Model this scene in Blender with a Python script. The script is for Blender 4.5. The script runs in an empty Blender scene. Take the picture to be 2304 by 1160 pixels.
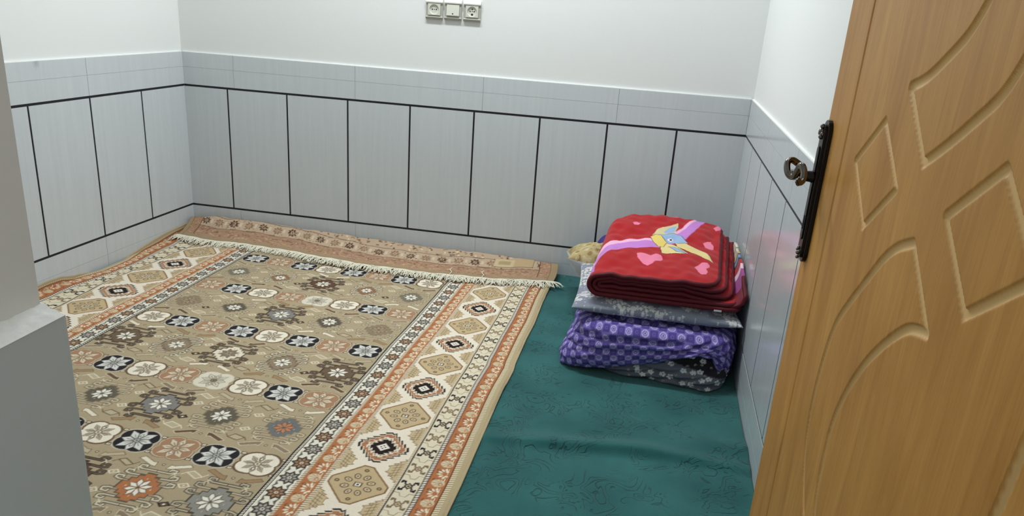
import bpy, bmesh, math, random
import numpy as np
from mathutils import Matrix, Vector

random.seed(7); rng = np.random.default_rng(7)
sc = bpy.context.scene
COL = sc.collection
PI = math.pi

# ------------------------------------------------------------------ camera
fw = Vector((-0.14403368, 0.93576707, -0.32186068))
rt = Vector((0.98255193, 0.17391124, 0.06592864))
up = Vector((-0.11766904, 0.30674888, 0.94448881))
cam_data = bpy.data.cameras.new('camera'); cam = bpy.data.objects.new('camera', cam_data); COL.objects.link(cam)
M = Matrix.Identity(4)
for i in range(3):
    M[i][0] = rt[i]; M[i][1] = up[i]; M[i][2] = -fw[i]
M[0][3], M[1][3], M[2][3] = 2.147945, -3.304784, 1.195279
cam.matrix_world = M
cam_data.sensor_width = 36.0; cam_data.lens = 1672.0 / 2304 * 36; cam_data.clip_start = 0.02
sc.camera = cam

# ------------------------------------------------------------------ world, lights, exposure
w = bpy.data.worlds.new('world'); sc.world = w; w.use_nodes = True
bg = w.node_tree.nodes['Background']; bg.inputs[0].default_value = (0.80, 0.88, 0.90, 1); bg.inputs[1].default_value = 0.56
def area(name, loc, rot, sx, sy, power, col):
    l = bpy.data.lights.new(name, 'AREA'); l.shape = 'RECTANGLE'; l.size = sx; l.size_y = sy; l.energy = power; l.color = col
    o = bpy.data.objects.new(name, l); COL.objects.link(o); o.location = loc; o.rotation_euler = rot; return o
area('ceiling_lamp_light', (1.35, -0.62, 2.60), (0, 0, 0), 1.2, 0.12, 40, (0.945, 0.985, 1.0))
vs = sc.view_settings
vs.view_transform = 'Standard'; vs.look = 'None'; vs.gamma = 1.0; vs.exposure = 0.03; vs.use_curve_mapping = False

# ------------------------------------------------------------------ helpers
def lin(c):
    return tuple(((v/255)/12.92 if v/255 <= .04045 else (((v/255)+.055)/1.055)**2.4) for v in c)
def tag(o, label=None, cat=None, group=None, kind=None):
    if label: o['label'] = label
    if cat: o['category'] = cat
    if group: o['group'] = group
    if kind: o['kind'] = kind
    return o
def empty(name, loc):
    o = bpy.data.objects.new(name, None); COL.objects.link(o); o.location = loc; o.empty_display_size = .05
    return o
def link(name, me, mats, parent=None, smooth=False):
    for m in (mats if isinstance(mats, (list, tuple)) else [mats]): me.materials.append(m)
    o = bpy.data.objects.new(name, me); COL.objects.link(o)
    if parent is not None:
        o.parent = parent
        o.matrix_parent_inverse = Matrix.Translation(-Vector(parent.location)) if parent.location.length > 0 else Matrix.Identity(4)
    if smooth: me.shade_smooth()
    return o
class MB:
    """collects verts/faces with a material index each"""
    def __init__(s): s.v = []; s.f = []; s.m = []
    def add(s, vs_, fs, mi=0):
        n = len(s.v); s.v += [tuple(p) for p in vs_]; s.f += [tuple(i+n for i in f) for f in fs]; s.m += [mi]*len(fs)
    def box(s, x0, x1, y0, y1, z0, z1, mi=0, T=None):
        P = [(x0,y0,z0),(x1,y0,z0),(x1,y1,z0),(x0,y1,z0),(x0,y0,z1),(x1,y0,z1),(x1,y1,z1),(x0,y1,z1)]
        if T: P = [T(*p) for p in P]
        s.add(P, [(0,3,2,1),(4,5,6,7),(0,1,5,4),(1,2,6,5),(2,3,7,6),(3,0,4,7)], mi)
    def tube(s, pts, r, n=10, mi=0, caps=True):
        pts = [Vector(p) for p in pts]; k = len(pts); rs = r if hasattr(r, '__len__') else [r]*k
        t0 = (pts[1]-pts[0]).normalized(); u = t0.orthogonal().normalized(); V = []; F = []
        for i in range(k):
            t = (pts[min(i+1, k-1)]-pts[max(i-1, 0)]).normalized()
            u = (u - t*u.dot(t)).normalized(); v = t.cross(u)
            for j in range(n):
                a = 2*PI*j/n; V.append(pts[i] + (u*math.cos(a)+v*math.sin(a))*rs[i])
        for i in range(k-1):
            for j in range(n):
                F.append((i*n+j, i*n+(j+1) % n, (i+1)*n+(j+1) % n, (i+1)*n+j))
        if caps: F += [tuple(range(n-1, -1, -1)), tuple((k-1)*n+j for j in range(n))]
        s.add(V, F, mi)
    def sphere(s, c, r, mi=0, n=10):
        V = []; F = []
        for i in range(n+1):
            th = PI*i/n
            for j in range(2*n):
                ph = PI*j/n; V.append((c[0]+r*math.sin(th)*math.cos(ph), c[1]+r*math.sin(th)*math.sin(ph), c[2]+r*math.cos(th)))
        for i in range(n):
            for j in range(2*n): F.append((i*2*n+j, (i+1)*2*n+j, (i+1)*2*n+(j+1) % (2*n), i*2*n+(j+1) % (2*n)))
        s.add(V, F, mi)
    def prism(s, poly, f0, f1, mi=0):
        """poly: 2d points; f0,f1 map 2d -> 3d for both ends"""
        n = len(poly); V = [f0(*p) for p in poly]+[f1(*p) for p in poly]
        F = [tuple(range(n-1, -1, -1)), tuple(range(n, 2*n))]+[(i, (i+1) % n, n+(i+1) % n, n+i) for i in range(n)]
        s.add(V, F, mi)
    def build(s, name, mats, parent=None, smooth=False, bevel=0, fixn=True):
        me = bpy.data.meshes.new(name); me.from_pydata(s.v, [], s.f); me.polygons.foreach_set('material_index', s.m)
        if fixn:
            bm = bmesh.new(); bm.from_mesh(me); bmesh.ops.recalc_face_normals(bm, faces=bm.faces); bm.to_mesh(me); bm.free()
        me.update(); o = link(name, me, mats, parent, smooth)
        if bevel:
            b = o.modifiers.new('b', 'BEVEL'); b.width = bevel; b.segments = 2; b.limit_method = 'ANGLE'
        return o
def grid_mesh(name, P, mats, parent=None, colors=None, close_u=False, solid=0, subsurf=0, offset=0.0):
    """P: (nv,nu,3) array; colours (nv,nu,3) sRGB 0..255 into attribute Col"""
    nv, nu = P.shape[:2]
    me = bpy.data.meshes.new(name)
    idx = np.arange(nv*nu).reshape(nv, nu)
    if close_u: idx = np.concatenate([idx, idx[:, :1]], 1)
    q = np.stack([idx[:-1, :-1], idx[:-1, 1:], idx[1:, 1:], idx[1:, :-1]], -1).reshape(-1, 4)
    nf = len(q)
    me.vertices.add(nv*nu); me.vertices.foreach_set('co', P.astype(np.float32).ravel())
    me.loops.add(nf*4); me.loops.foreach_set('vertex_index', q.astype(np.int32).ravel())
    me.polygons.add(nf); me.polygons.foreach_set('loop_start', np.arange(0, nf*4, 4, dtype=np.int32))
    me.update(calc_edges=True); me.validate()
    if colors is not None:
        a = me.color_attributes.new('Col', 'BYTE_COLOR', 'POINT')
        c = np.ones((nv*nu, 4), np.float32); c[:, :3] = colors.reshape(-1, 3)/255.0
        a.data.foreach_set('color_srgb', c.ravel())
    o = link(name, me, mats, parent, True)
    if solid:
        m = o.modifiers.new('s', 'SOLIDIFY'); m.thickness = solid; m.offset = offset
    return o
def nz(x, y, scale, seed, n=14):
    r = np.random.default_rng(seed); out = 0
    for i in range(n):
        a = r.uniform(0, 2*PI); f = r.uniform(.5, 1.6)/scale*2*PI; out = out + np.sin((x*np.cos(a)+y*np.sin(a))*f+r.uniform(0, 6.28))
    return out/math.sqrt(n/2)
def smooth(t): t = np.clip(t, 0, 1); return t*t*(3-2*t)

# ------------------------------------------------------------------ materials
def newmat(name):
    m = bpy.data.materials.new(name); m.use_nodes = True; nt = m.node_tree; return m, nt, nt.nodes['Principled BSDF']
def N(nt, t, **k):
    n = nt.nodes.new(t)
    for a, b in k.items(): setattr(n, a, b)
    return n
def simple(name, rgb, rough=.5, metal=0, spec=.5, bump=0, bscale=200):
    m, nt, b = newmat(name); b.inputs['Base Color'].default_value = (*lin(rgb), 1); b.inputs['Roughness'].default_value = rough
    b.inputs['Metallic'].default_value = metal; b.inputs['Specular IOR Level'].default_value = spec
    if bump:
        tc = N(nt, 'ShaderNodeTexCoord'); n = N(nt, 'ShaderNodeTexNoise'); n.inputs['Scale'].default_value = bscale; n.inputs['Detail'].default_value = 4
        bp = N(nt, 'ShaderNodeBump'); bp.inputs['Strength'].default_value = bump; bp.inputs['Distance'].default_value = .002
        nt.links.new(tc.outputs['Object'], n.inputs['Vector']); nt.links.new(n.outputs['Fac'], bp.inputs['Height']); nt.links.new(bp.outputs[0], b.inputs['Normal'])
    return m
def attr_mat(name, rough=.9, spec=.2, bscale=900, bump=.4, bdist=.001, sheen=0):
    m, nt, b = newmat(name); a = N(nt, 'ShaderNodeAttribute', attribute_name='Col'); b.inputs['Roughness'].default_value = rough
    b.inputs['Specular IOR Level'].default_value = spec
    if sheen: b.inputs['Sheen Weight'].default_value = sheen; b.inputs['Sheen Roughness'].default_value = .4
    tc = N(nt, 'ShaderNodeTexCoord'); n = N(nt, 'ShaderNodeTexNoise'); n.inputs['Scale'].default_value = bscale; n.inputs['Detail'].default_value = 2
    bp = N(nt, 'ShaderNodeBump'); bp.inputs['Strength'].default_value = bump; bp.inputs['Distance'].default_value = bdist
    L = nt.links.new
    L(tc.outputs['Object'], n.inputs['Vector']); L(n.outputs['Fac'], bp.inputs['Height']); L(bp.outputs[0], b.inputs['Normal'])
    mx = N(nt, 'ShaderNodeMix', data_type='RGBA', blend_type='MULTIPLY'); mx.inputs[0].default_value = .35
    rp = N(nt, 'ShaderNodeMapRange'); rp.inputs[1].default_value = .3; rp.inputs[2].default_value = .7; rp.inputs[3].default_value = .7; rp.inputs[4].default_value = 1.15
    L(n.outputs['Fac'], rp.inputs[0]); L(a.outputs['Color'], mx.inputs[6]); L(rp.outputs[0], mx.inputs[7]); L(mx.outputs[2], b.inputs['Base Color'])
    return m

M_paint = simple('white_paint', (226, 229, 228), .55, bump=.15, bscale=60)
M_plaster = simple('white_plaster', (236, 238, 236), .8, bump=.6, bscale=90)
def tile_mat():
    m, nt, b = newmat('grey_tile'); L = nt.links.new
    tc = N(nt, 'ShaderNodeTexCoord'); mp = N(nt, 'ShaderNodeMapping'); mp.inputs['Scale'].default_value = (9, 9, .35)
    n = N(nt, 'ShaderNodeTexNoise'); n.inputs['Scale'].default_value = 6; n.inputs['Detail'].default_value = 8; n.inputs['Roughness'].default_value = .7
    cr = N(nt, 'ShaderNodeValToRGB'); e = cr.color_ramp.elements
    e[0].position = .3; e[0].color = (*lin((193, 199, 203)), 1); e[1].position = .7; e[1].color = (*lin((201, 207, 210)), 1)
    L(tc.outputs['Object'], mp.inputs[0]); L(mp.outputs[0], n.inputs['Vector']); L(n.outputs['Fac'], cr.inputs[0]); L(cr.outputs[0], b.inputs['Base Color'])
    vd = N(nt, 'ShaderNodeVectorMath', operation='SUBTRACT'); vd.inputs[1].default_value = (-.048, -.833, .878); L(tc.outputs['Object'], vd.inputs[0])
    vm = N(nt, 'ShaderNodeVectorMath', operation='MULTIPLY'); vm.inputs[1].default_value = (1, 1.2, .8); L(vd.outputs[0], vm.inputs[0])
    vl = N(nt, 'ShaderNodeVectorMath', operation='LENGTH'); L(vm.outputs[0], vl.inputs[0])
    ns = N(nt, 'ShaderNodeTexNoise'); ns.inputs['Scale'].default_value = 160; L(tc.outputs['Object'], ns.inputs['Vector'])
    ma = N(nt, 'ShaderNodeMath', operation='MULTIPLY_ADD'); ma.inputs[1].default_value = .025; L(ns.outputs['Fac'], ma.inputs[0]); L(vl.outputs['Value'], ma.inputs[2])
    mr = N(nt, 'ShaderNodeMapRange'); mr.inputs[1].default_value = .014; mr.inputs[2].default_value = .034; mr.inputs[3].default_value = .72; mr.inputs[4].default_value = 1; L(ma.outputs[0], mr.inputs[0])
    mx = N(nt, 'ShaderNodeMix', data_type='RGBA', blend_type='MULTIPLY'); mx.inputs[0].default_value = 1; L(cr.outputs[0], mx.inputs[6]); L(mr.outputs[0], mx.inputs[7]); L(mx.outputs[2], b.inputs['Base Color'])
    b.inputs['Roughness'].default_value = .16; b.inputs['Specular IOR Level'].default_value = .5
    return m
M_tile = tile_mat()
M_black = simple('black_grout', (16, 16, 22), .5)
M_joint = simple('grey_joint', (165, 170, 172), .7)
M_ceil = simple('ceiling_white', (232, 233, 230), .8)
M_slab = simple('floor_slab', (150, 150, 146), .5)

def carpet_mat():
    m, nt, b = newmat('green_moquette'); L = nt.links.new
    tc = N(nt, 'ShaderNodeTexCoord')
    # winding embossed tendrils: thin contour lines of a warped noise
    n1 = N(nt, 'ShaderNodeTexNoise'); n1.inputs['Scale'].default_value = 11; n1.inputs['Detail'].default_value = 1.5; n1.inputs['Distortion'].default_value = 1.2
    L(tc.outputs['Object'], n1.inputs['Vector'])
    mu = N(nt, 'ShaderNodeMath', operation='MULTIPLY'); mu.inputs[1].default_value = 9; L(n1.outputs['Fac'], mu.inputs[0])
    fr = N(nt, 'ShaderNodeMath', operation='FRACT'); L(mu.outputs[0], fr.inputs[0])
    sb = N(nt, 'ShaderNodeMath', operation='SUBTRACT'); sb.inputs[1].default_value = .5; L(fr.outputs[0], sb.inputs[0])
    ab = N(nt, 'ShaderNodeMath', operation='ABSOLUTE'); L(sb.outputs[0], ab.inputs[0])
    ln = N(nt, 'ShaderNodeMapRange'); ln.inputs[1].default_value = .03; ln.inputs[2].default_value = .10; L(ab.outputs[0], ln.inputs[0])
    # only some patches carry the tendrils
    n3 = N(nt, 'ShaderNodeTexNoise'); n3.inputs['Scale'].default_value = 7; L(tc.outputs['Object'], n3.inputs['Vector'])
    gt = N(nt, 'ShaderNodeMapRange'); gt.inputs[1].default_value = .46; gt.inputs[2].default_value = .52; gt.inputs[3].default_value = 1; gt.inputs[4].default_value = 0; L(n3.outputs['Fac'], gt.inputs[0])
    mxm = N(nt, 'ShaderNodeMath', operation='MAXIMUM'); L(ln.outputs[0], mxm.inputs[0]); L(gt.outputs[0], mxm.inputs[1])
    n2 = N(nt, 'ShaderNodeTexNoise'); n2.inputs['Scale'].default_value = 420; n2.inputs['Detail'].default_value = 3; L(tc.outputs['Object'], n2.inputs['Vector'])
    ad = N(nt, 'ShaderNodeMath', operation='MULTIPLY_ADD'); ad.inputs[1].default_value = .35; L(n2.outputs['Fac'], ad.inputs[0]); L(mxm.outputs[0], ad.inputs[2])
    bp = N(nt, 'ShaderNodeBump'); bp.inputs['Strength'].default_value = .8; bp.inputs['Distance'].default_value = .003
    L(ad.outputs[0], bp.inputs['Height']); L(bp.outputs[0], b.inputs['Normal'])
    n4 = N(nt, 'ShaderNodeTexNoise'); n4.inputs['Scale'].default_value = 5; n4.inputs['Detail'].default_value = 5; L(tc.outputs['Object'], n4.inputs['Vector'])
    cr = N(nt, 'ShaderNodeValToRGB'); e = cr.color_ramp.elements
    e[0].position = .3; e[0].color = (*lin((30, 84, 84)), 1); e[1].position = .75; e[1].color = (*lin((50, 109, 107)), 1)
    L(n4.outputs['Fac'], cr.inputs[0])
    mx = N(nt, 'ShaderNodeMix', data_type='RGBA', blend_type='MULTIPLY'); mx.inputs[0].default_value = 1
    r2 = N(nt, 'ShaderNodeMapRange'); r2.inputs[3].default_value = .72; r2.inputs[4].default_value = 1.0; L(mxm.outputs[0], r2.inputs[0])
    L(cr.outputs[0], mx.inputs[6]); L(r2.outputs[0], mx.inputs[7])
    # sparse lint specks
    vo = N(nt, 'ShaderNodeTexVoronoi'); vo.inputs['Scale'].default_value = 9; L(tc.outputs['Object'], vo.inputs['Vector'])
    lt = N(nt, 'ShaderNodeMath', operation='LESS_THAN'); lt.inputs[1].default_value = .018; L(vo.outputs['Distance'], lt.inputs[0])
    m2 = N(nt, 'ShaderNodeMix', data_type='RGBA'); m2.inputs[7].default_value = (.45, .6, .55, 1); L(lt.outputs[0], m2.inputs[0]); L(mx.outputs[2], m2.inputs[6])
    L(m2.outputs[2], b.inputs['Base Color'])
    b.inputs['Roughness'].default_value = .9; b.inputs['Specular IOR Level'].default_value = .2; b.inputs['Sheen Weight'].default_value = .15
    return m
M_carpet = carpet_mat()
M_rug = attr_mat('woven_rug', .95, .1, 500, .5, .0012)
M_rugback = attr_mat('rug_back', .95, .1, 600, .5, .001)
M_fringe = simple('fringe_cotton', (226, 222, 203), .9, spec=.1)

def wood_mat():
    m, nt, b = newmat('honey_wood'); L = nt.links.new
    tc = N(nt, 'ShaderNodeTexCoord'); mp = N(nt, 'ShaderNodeMapping'); mp.inputs['Scale'].default_value = (9, 9, 1.3); L(tc.outputs['Object'], mp.inputs[0])
    n = N(nt, 'ShaderNodeTexNoise'); n.inputs['Scale'].default_value = 2.2; n.inputs['Detail'].default_value = 8; n.inputs['Roughness'].default_value = .62; n.inputs['Distortion'].default_value = .6
    L(mp.outputs[0], n.inputs['Vector'])
    cr = N(nt, 'ShaderNodeValToRGB'); e = cr.color_ramp.elements
    e[0].position = .28; e[0].color = (*lin((174, 120, 52)), 1); e[1].position = .72; e[1].color = (*lin((206, 154, 80)), 1)
    L(n.outputs['Fac'], cr.inputs[0])
    mp2 = N(nt, 'ShaderNodeMapping'); mp2.inputs['Scale'].default_value = (160, 160, 5); L(tc.outputs['Object'], mp2.inputs[0])
    n2 = N(nt, 'ShaderNodeTexNoise'); n2.inputs['Scale'].default_value = 2; n2.inputs['Detail'].default_value = 5; L(mp2.outputs[0], n2.inputs['Vector'])
    r2 = N(nt, 'ShaderNodeMapRange'); r2.inputs[1].default_value = .3; r2.inputs[2].default_value = .7; r2.inputs[3].default_value = .90; r2.inputs[4].default_value = 1.05; L(n2.outputs['Fac'], r2.inputs[0])
    mx = N(nt, 'ShaderNodeMix', data_type='RGBA', blend_type='MULTIPLY'); mx.inputs[0].default_value = 1; L(cr.outputs[0], mx.inputs[6]); L(r2.outputs[0], mx.inputs[7])
    at = N(nt, 'ShaderNodeAttribute', attribute_name='Col')
    m2 = N(nt, 'ShaderNodeMix', data_type='RGBA'); m2.inputs[7].default_value = (*lin((222, 184, 124)), 1); L(at.outputs['Fac'], m2.inputs[0]); L(mx.outputs[2], m2.inputs[6])
    L(m2.outputs[2], b.inputs['Base Color']); b.inputs['Roughness'].default_value = .45; b.inputs['Specular IOR Level'].default_value = .25
    return m
M_wood = wood_mat()
M_plate = simple('dark_bronze', (44, 41, 40), .28, metal=.9)
M_chrome = simple('antique_nickel', (112, 106, 102), .13, metal=1)
M_dark = simple('dark_hole', (14, 14, 14), .8)
M_plast = simple('ivory_plastic', (206, 207, 196), .35)
M_plast2 = simple('grey_plastic', (172, 172, 162), .4)
M_cap = simple('white_plastic', (240, 241, 235), .3)
M_cloth = attr_mat('printed_cotton', .85, .2, 700, .3, .0006)
M_plush = attr_mat('plush_fleece', .8, .25, 900, .5, .0015, sheen=.25)
M_bind = simple('maroon_binding', (88, 14, 26), .6, spec=.3, bump=.3, bscale=400)
M_paper = simple('tan_paper_tag', (186, 160, 122), .6)

# ------------------------------------------------------------------ room shell
W = 2.6102; aL = 0.0596; aR = -0.0244; yL = 0.2968; yR = 0.2848; X0 = 0.2211
ZT, ZB, ZH = 0.7308, 0.1433, 0.8838
CEIL = 2.75; YF = -2.72
mb = MB(); mb.box(-.4, 2.9, -4.4, .2, -.12, 0); tag(mb.build('floor', M_slab), 'grey floor slab beneath the carpets', kind='structure')
mb = MB(); mb.box(-.4, 2.9, -3.02, .2, CEIL, CEIL+.1); tag(mb.build('ceiling', M_ceil), kind='structure')

def wainscot(name, T, length, lines, joint0, parent, ledge=.009):
    """T(s, d, z): s along the wall, d out from the tile face plane into the room (negative = into wall)"""
    b = MB(); g = .0050
    b.box(0, length, -ledge, -.0022, ZB-g-.0, ZB+g, 1, T)           # black strips
    b.box(0, length, -ledge, -.0022, ZT-g, ZT+g, 1, T)
    edges = [0]+[s for s in lines if 0 < s < length]+[length]
    for s in edges[1:-1]: b.box(s-.0042, s+.0042, -ledge, -.0022, ZB+g, ZT-g, 1, T)
    for i in range(len(edges)-1):
        a = edges[i]+(.0042 if i else 0); c = edges[i+1]-(.0042 if i < len(edges)-2 else 0)
        b.box(a, c, -ledge, 0, ZB+g, ZT-g, 0, T)
    js = [0]+[s for s in np.arange(joint0, length, .6) if s > .02]+[length]
    zm = ZT+(ZH-ZT)*.56
    b.box(0, length, -ledge, -.0012, 0, ZB-g, 2, T); b.box(0, length, -ledge, -.0012, ZT+g, ZH-.001, 2, T)
    for i in range(len(js)-1):
        a = js[i]+(.0009 if i else 0); c = js[i+1]-.0009
        b.box(a, c, -.0014, 0, 0, ZB*.42-.0004, 0, T); b.box(a, c, -.0014, 0, ZB*.42+.0004, ZB-g, 0, T)
        b.box(a, c, -.0014, 0, ZT+g, zm-.0004, 0, T); b.box(a, c, -.0014, 0, zm+.0004, ZH, 0, T)
    b.box(0, length, -ledge, -.001, ZH-.001, ZH+.003, 3, T)           # plaster smeared on top of the tiles
    o = b.build(name, [M_tile, M_black, M_joint, M_plaster], parent, fixn=True)
    return o
LD = .009
# back wall
mb = MB(); mb.box(-.05, W+.15, LD, .17, 0, CEIL); wb = tag(mb.build('wall_back', M_paint), 'white painted wall behind the folded rug end', kind='structure')
wainscot('tile_wainscot', lambda s, d, z: (s, -d, z), W, [X0+.3*i for i in range(8)], X0+.036, wb)
# left wall
def TL(s, d, z):
    return (-math.sin(aL)*s+math.cos(aL)*d, -math.cos(aL)*s-math.sin(aL)*d, z)
mb = MB(); mb.box(-.05, 2.9, -.17, -LD, 0, CEIL, 0, TL); wl = tag(mb.build('wall_left', M_paint), kind='structure')
wainscot('tile_wainscot', TL, 2.72, [yL+.3*i for i in range(8)], yL+.3-.0, wl)
# right wall
def TR(s, d, z):
    return (W+math.sin(aR)*s-math.cos(aR)*d, -math.cos(aR)*s-math.sin(aR)*d*-1*-1, z)
mb = MB(); mb.box(-.05, 3.0, -.17, -LD, 0, CEIL, 0, TR); wr = tag(mb.build('wall_right', M_paint), kind='structure')
wainscot('tile_wainscot', TR, 2.72, [yR+.3*i for i in range(9)], yR+.3+.05, wr)
# front wall with the doorway the photo is taken through
mb = MB(); mb.box(-.30, 1.5965, YF-.30, YF, 0, CEIL); mb.box(2.505, 2.72, YF-.30, YF, 0, CEIL); mb.box(1.592, 2.505, YF-.30, YF, 2.08, CEIL)
wf = tag(mb.build('wall_front', M_paint), 'grey shadowed wall end at the doorway', kind='structure')
b = MB()
b.box(1.5965, 1.6195, YF-.30, YF, 0, ZH-.004, 0); b.box(-.15, 1.6195, YF-.001, YF+.004, 0, ZH-.004, 0)
b.build('jamb_tiles', [simple('jamb_tile', (198, 208, 211), .4)], wf, bevel=.0008)
# rough plaster ledge on the tiles of the jamb
ny, nx = 60, 12; yy, xx = np.meshgrid(np.linspace(YF-.30, YF+.003, ny), np.linspace(1.585, 1.6205, nx), indexing='ij')
zz = ZH-.004+.0045*smooth((1.6205-xx)/.012)+.0005*nz(xx, yy, .010, 3)*smooth((1.6205-xx)/.006)+.006*smooth((1.606-xx)/.012)
grid_mesh('plaster_ledge', np.stack([xx, yy, zz], -1), M_plaster, wf)

# green wall-to-wall carpet with a raised wrinkle
nxg, nyg = 330, 500
X, Y = np.meshgrid(np.linspace(-.17, W-.002, nxg), np.linspace(-2.712, -.001, nyg))
Xc = np.clip(X, -np.sin(aL)*(-Y)+.002, W+np.sin(aR)*(-Y)-.002)
yc = -1.455+.05*(X-1.83)+.012*np.sin(X*9)
Z = .006+.024*np.exp(-((Y-yc)/np.where(Y > yc, .050, .018))**2)*smooth((X-1.75)/.1)*(0.6+.4*np.sin(X*6+1)) + .012*np.exp(-((Y-yc-.10)/.05)**2)*smooth((X-2.25)/.25)
Z += .0012*nz(X, Y, .35, 5)*smooth((X-1.85)/.1)
Z = np.maximum(Z, .003); Z = np.where(X < 1.75, .005, Z)
g = grid_mesh('green_carpet', np.stack([Xc, Y, Z], -1), M_carpet)
tag(g, 'green embossed wall-to-wall carpet with a wrinkle, under the patterned rug', 'carpet')

# ------------------------------------------------------------------ pattern canvas
class Canvas:
    def __init__(s, u0, u1, v0, v1, res, base):
        s.u0, s.v0, s.res = u0, v0, res; s.w = int(round((u1-u0)/res)); s.h = int(round((v1-v0)/res))
        s.a = np.empty((s.h, s.w, 3), np.float32); s.a[:] = base
    def poly(s, pts, col):
        p = (np.array(pts, float)-[s.u0, s.v0])/s.res
        x0 = max(int(p[:, 0].min())-1, 0); x1 = min(int(p[:, 0].max())+2, s.w); y0 = max(int(p[:, 1].min())-1, 0); y1 = min(int(p[:, 1].max())+2, s.h)
        if x0 >= x1 or y0 >= y1: return
        X, Y = np.meshgrid(np.arange(x0, x1)+.5, np.arange(y0, y1)+.5); ins = np.zeros(X.shape, bool)
        n = len(p)
        for i in range(n):
            ax, ay = p[i]; bx, by = p[(i+1) % n]
            if ay == by: continue
            c = ((ay > Y) != (by > Y)) & (X < (bx-ax)*(Y-ay)/(by-ay)+ax); ins ^= c
        s.a[y0:y1, x0:x1][ins] = col
    def rect(s, u0, u1, v0, v1, col): s.poly([(u0, v0), (u1, v0), (u1, v1), (u0, v1)], col)
    def line(s, a, b, w, col):
        d = np.subtract(b, a); L = np.hypot(*d)
        if L < 1e-9: return
        n = np.array([-d[1], d[0]])/L*w/2; e = d/L*w*.3
        s.poly([a+n-e, b+n+e, b-n+e, a-n-e], col)
    def pl(s, pts, w, col, closed=False):
        q = list(pts)+([pts[0]] if closed else [])
        for i in range(len(q)-1): s.line(q[i], q[i+1], w, col)
    def ell(s, c, ru, rv, col, n=14, rot=0):
        t = np.arange(n)*2*PI/n; x = ru*np.cos(t); y = rv*np.sin(t)
        s.poly(np.stack([c[0]+x*math.cos(rot)-y*math.sin(rot), c[1]+x*math.sin(rot)+y*math.cos(rot)], 1), col)
    def petal(s, c, ang, r0, r1, w, col):
        d = np.array([math.cos(ang), math.sin(ang)]); n = np.array([-d[1], d[0]]); c = np.array(c)
        m = r0+(r1-r0)*.55
        s.poly([c+d*r0, c+d*m+n*w, c+d*r1, c+d*m-n*w], col)

FIELD = (160, 143, 112); CREAM = (219, 208, 182); BLK = (34, 32, 34); BRN = (92, 70, 52); RUST = (166, 101, 62); TAN = (168, 145, 108)
TAUPE = (128, 110, 88); WHT = (226, 220, 203); ROSE = (176, 128, 96); OLV = (104, 100, 84); SLATE = (116, 113, 108)

def flower(c, u, v, kind):
    R = .054
    def outl(k):
        t = np.linspace(0, 2*PI, 73)[:-1]
        r = R*k*(.84+.22*np.abs(np.sin(2*t))**.8)
        return [(u+1.08*r_*math.cos(a), v+.93*r_*math.sin(a)) for r_, a in zip(r, t)]
    if kind == 'k': ring, fill, pet, ol, ctr = (196, 188, 168), BLK, (206, 204, 196), (70, 68, 66), (160, 158, 150)
    elif kind == 'w': ring, fill, pet, ol, ctr = BRN, (226, 216, 194), (168, 156, 132), (84, 70, 56), (206, 190, 160)
    elif kind == 'o': ring, fill, pet, ol, ctr = (200, 188, 160), (208, 200, 180), (196, 188, 166), (72, 62, 54), (120, 106, 84)
    else: ring, fill, pet, ol, ctr = (196, 180, 150), (154, 114, 86), (204, 188, 158), (104, 80, 62), (190, 168, 134)
    if kind != 'w': c.poly(outl(1.10), BRN if kind == 'b' else FIELD)
    c.poly(outl(1.06), ring); c.poly(outl(1.0 if kind != 'w' else .95), fill)
    for k in range(8):
        a = k*PI/4; r = {'k': (.045, .051), 'w': (.040, .040), 'o': (.040, .044), 'b': (.044, .051)}[kind][k % 2]
        wd = {'k': .0102, 'w': .0065, 'o': .0088, 'b': .0090}[kind]
        c.petal((u, v), a, .004, r+.002, wd+.0016, ol if kind != 'k' else (120, 118, 112)); c.petal((u, v), a, .006, r, wd, pet)
        c.line((u+.012*math.cos(a), v+.012*math.sin(a)), (u+.030*math.cos(a), v+.030*math.sin(a)), .0016, ol)
    c.ell((u, v), .0105, .0105, ol); c.ell((u, v), .008, .008, ctr); c.ell((u, v), .003, .003, ol)
    for du_, dv_ in ((0, .022), (0, -.022)):
        c.ell((u+du_, v+dv_), .005, .007, ol); c.ell((u+du_, v+dv_), .003, .005, WHT)

def gul(c, u, v, core, hook, pet, big=1.0):
    def S(p): return (u+p[0]*big, v+p[1]*big)
    # hooked arms: left/right at three heights, top/bottom
    for sx in (-1, 1):
        for h, x0, x1 in ((.016, .02, .062), (-.016, .02, .062), (.040, .006, .054), (-.040, .006, .054), (.062, .0, .036), (-.062, .0, .036)):
            sg = 1 if h > 0 else -1
            base = [(x0*sx, h), (x1*sx, h), ((x1+.011)*sx, h+sg*.004), ((x1+.010)*sx, h+sg*.013), ((x1-.004)*sx, h+sg*.014), ((x1-.006)*sx, h+sg*.008)]
            c.pl([S(p) for p in base], .0105, hook[0]); c.pl([S(p) for p in base], .0048, hook[1])
    st = [(0, .060), (.014, .060), (.014, .048), (.028, .048), (.028, .034), (.042, .034), (.042, .018), (.056, .018), (.056, 0)]
    q = st+[(a, -b) for a, b in st[::-1]]+[(-a, -b) for a, b in st]+[(-a, b) for a, b in st[::-1]]
    c.poly([S((a*.94, b*.88)) for a, b in q], hook[0]); c.poly([S((a*.86, b*.80)) for a, b in q], core)
    for i in range(-4, 5):      # woven stipple rows
        for j in range(-4, 5):
            a, b = i*.0105, j*.0105
            if abs(a)+abs(b) < .040 and (i+j) % 2: c.rect(u+a*big-.0013, u+a*big+.0013, v+b*big-.0025, v+b*big+.0025, hook[1])
    for k in range(8):
        a = k*PI/4+PI/8; c.petal((u, v), a, .003, .033*big, .0085, (70, 60, 52)); c.petal((u, v), a, .004, .031*big, .0066, pet)
    c.ell((u, v), .0045, .0045, (90, 76, 60))

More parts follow.
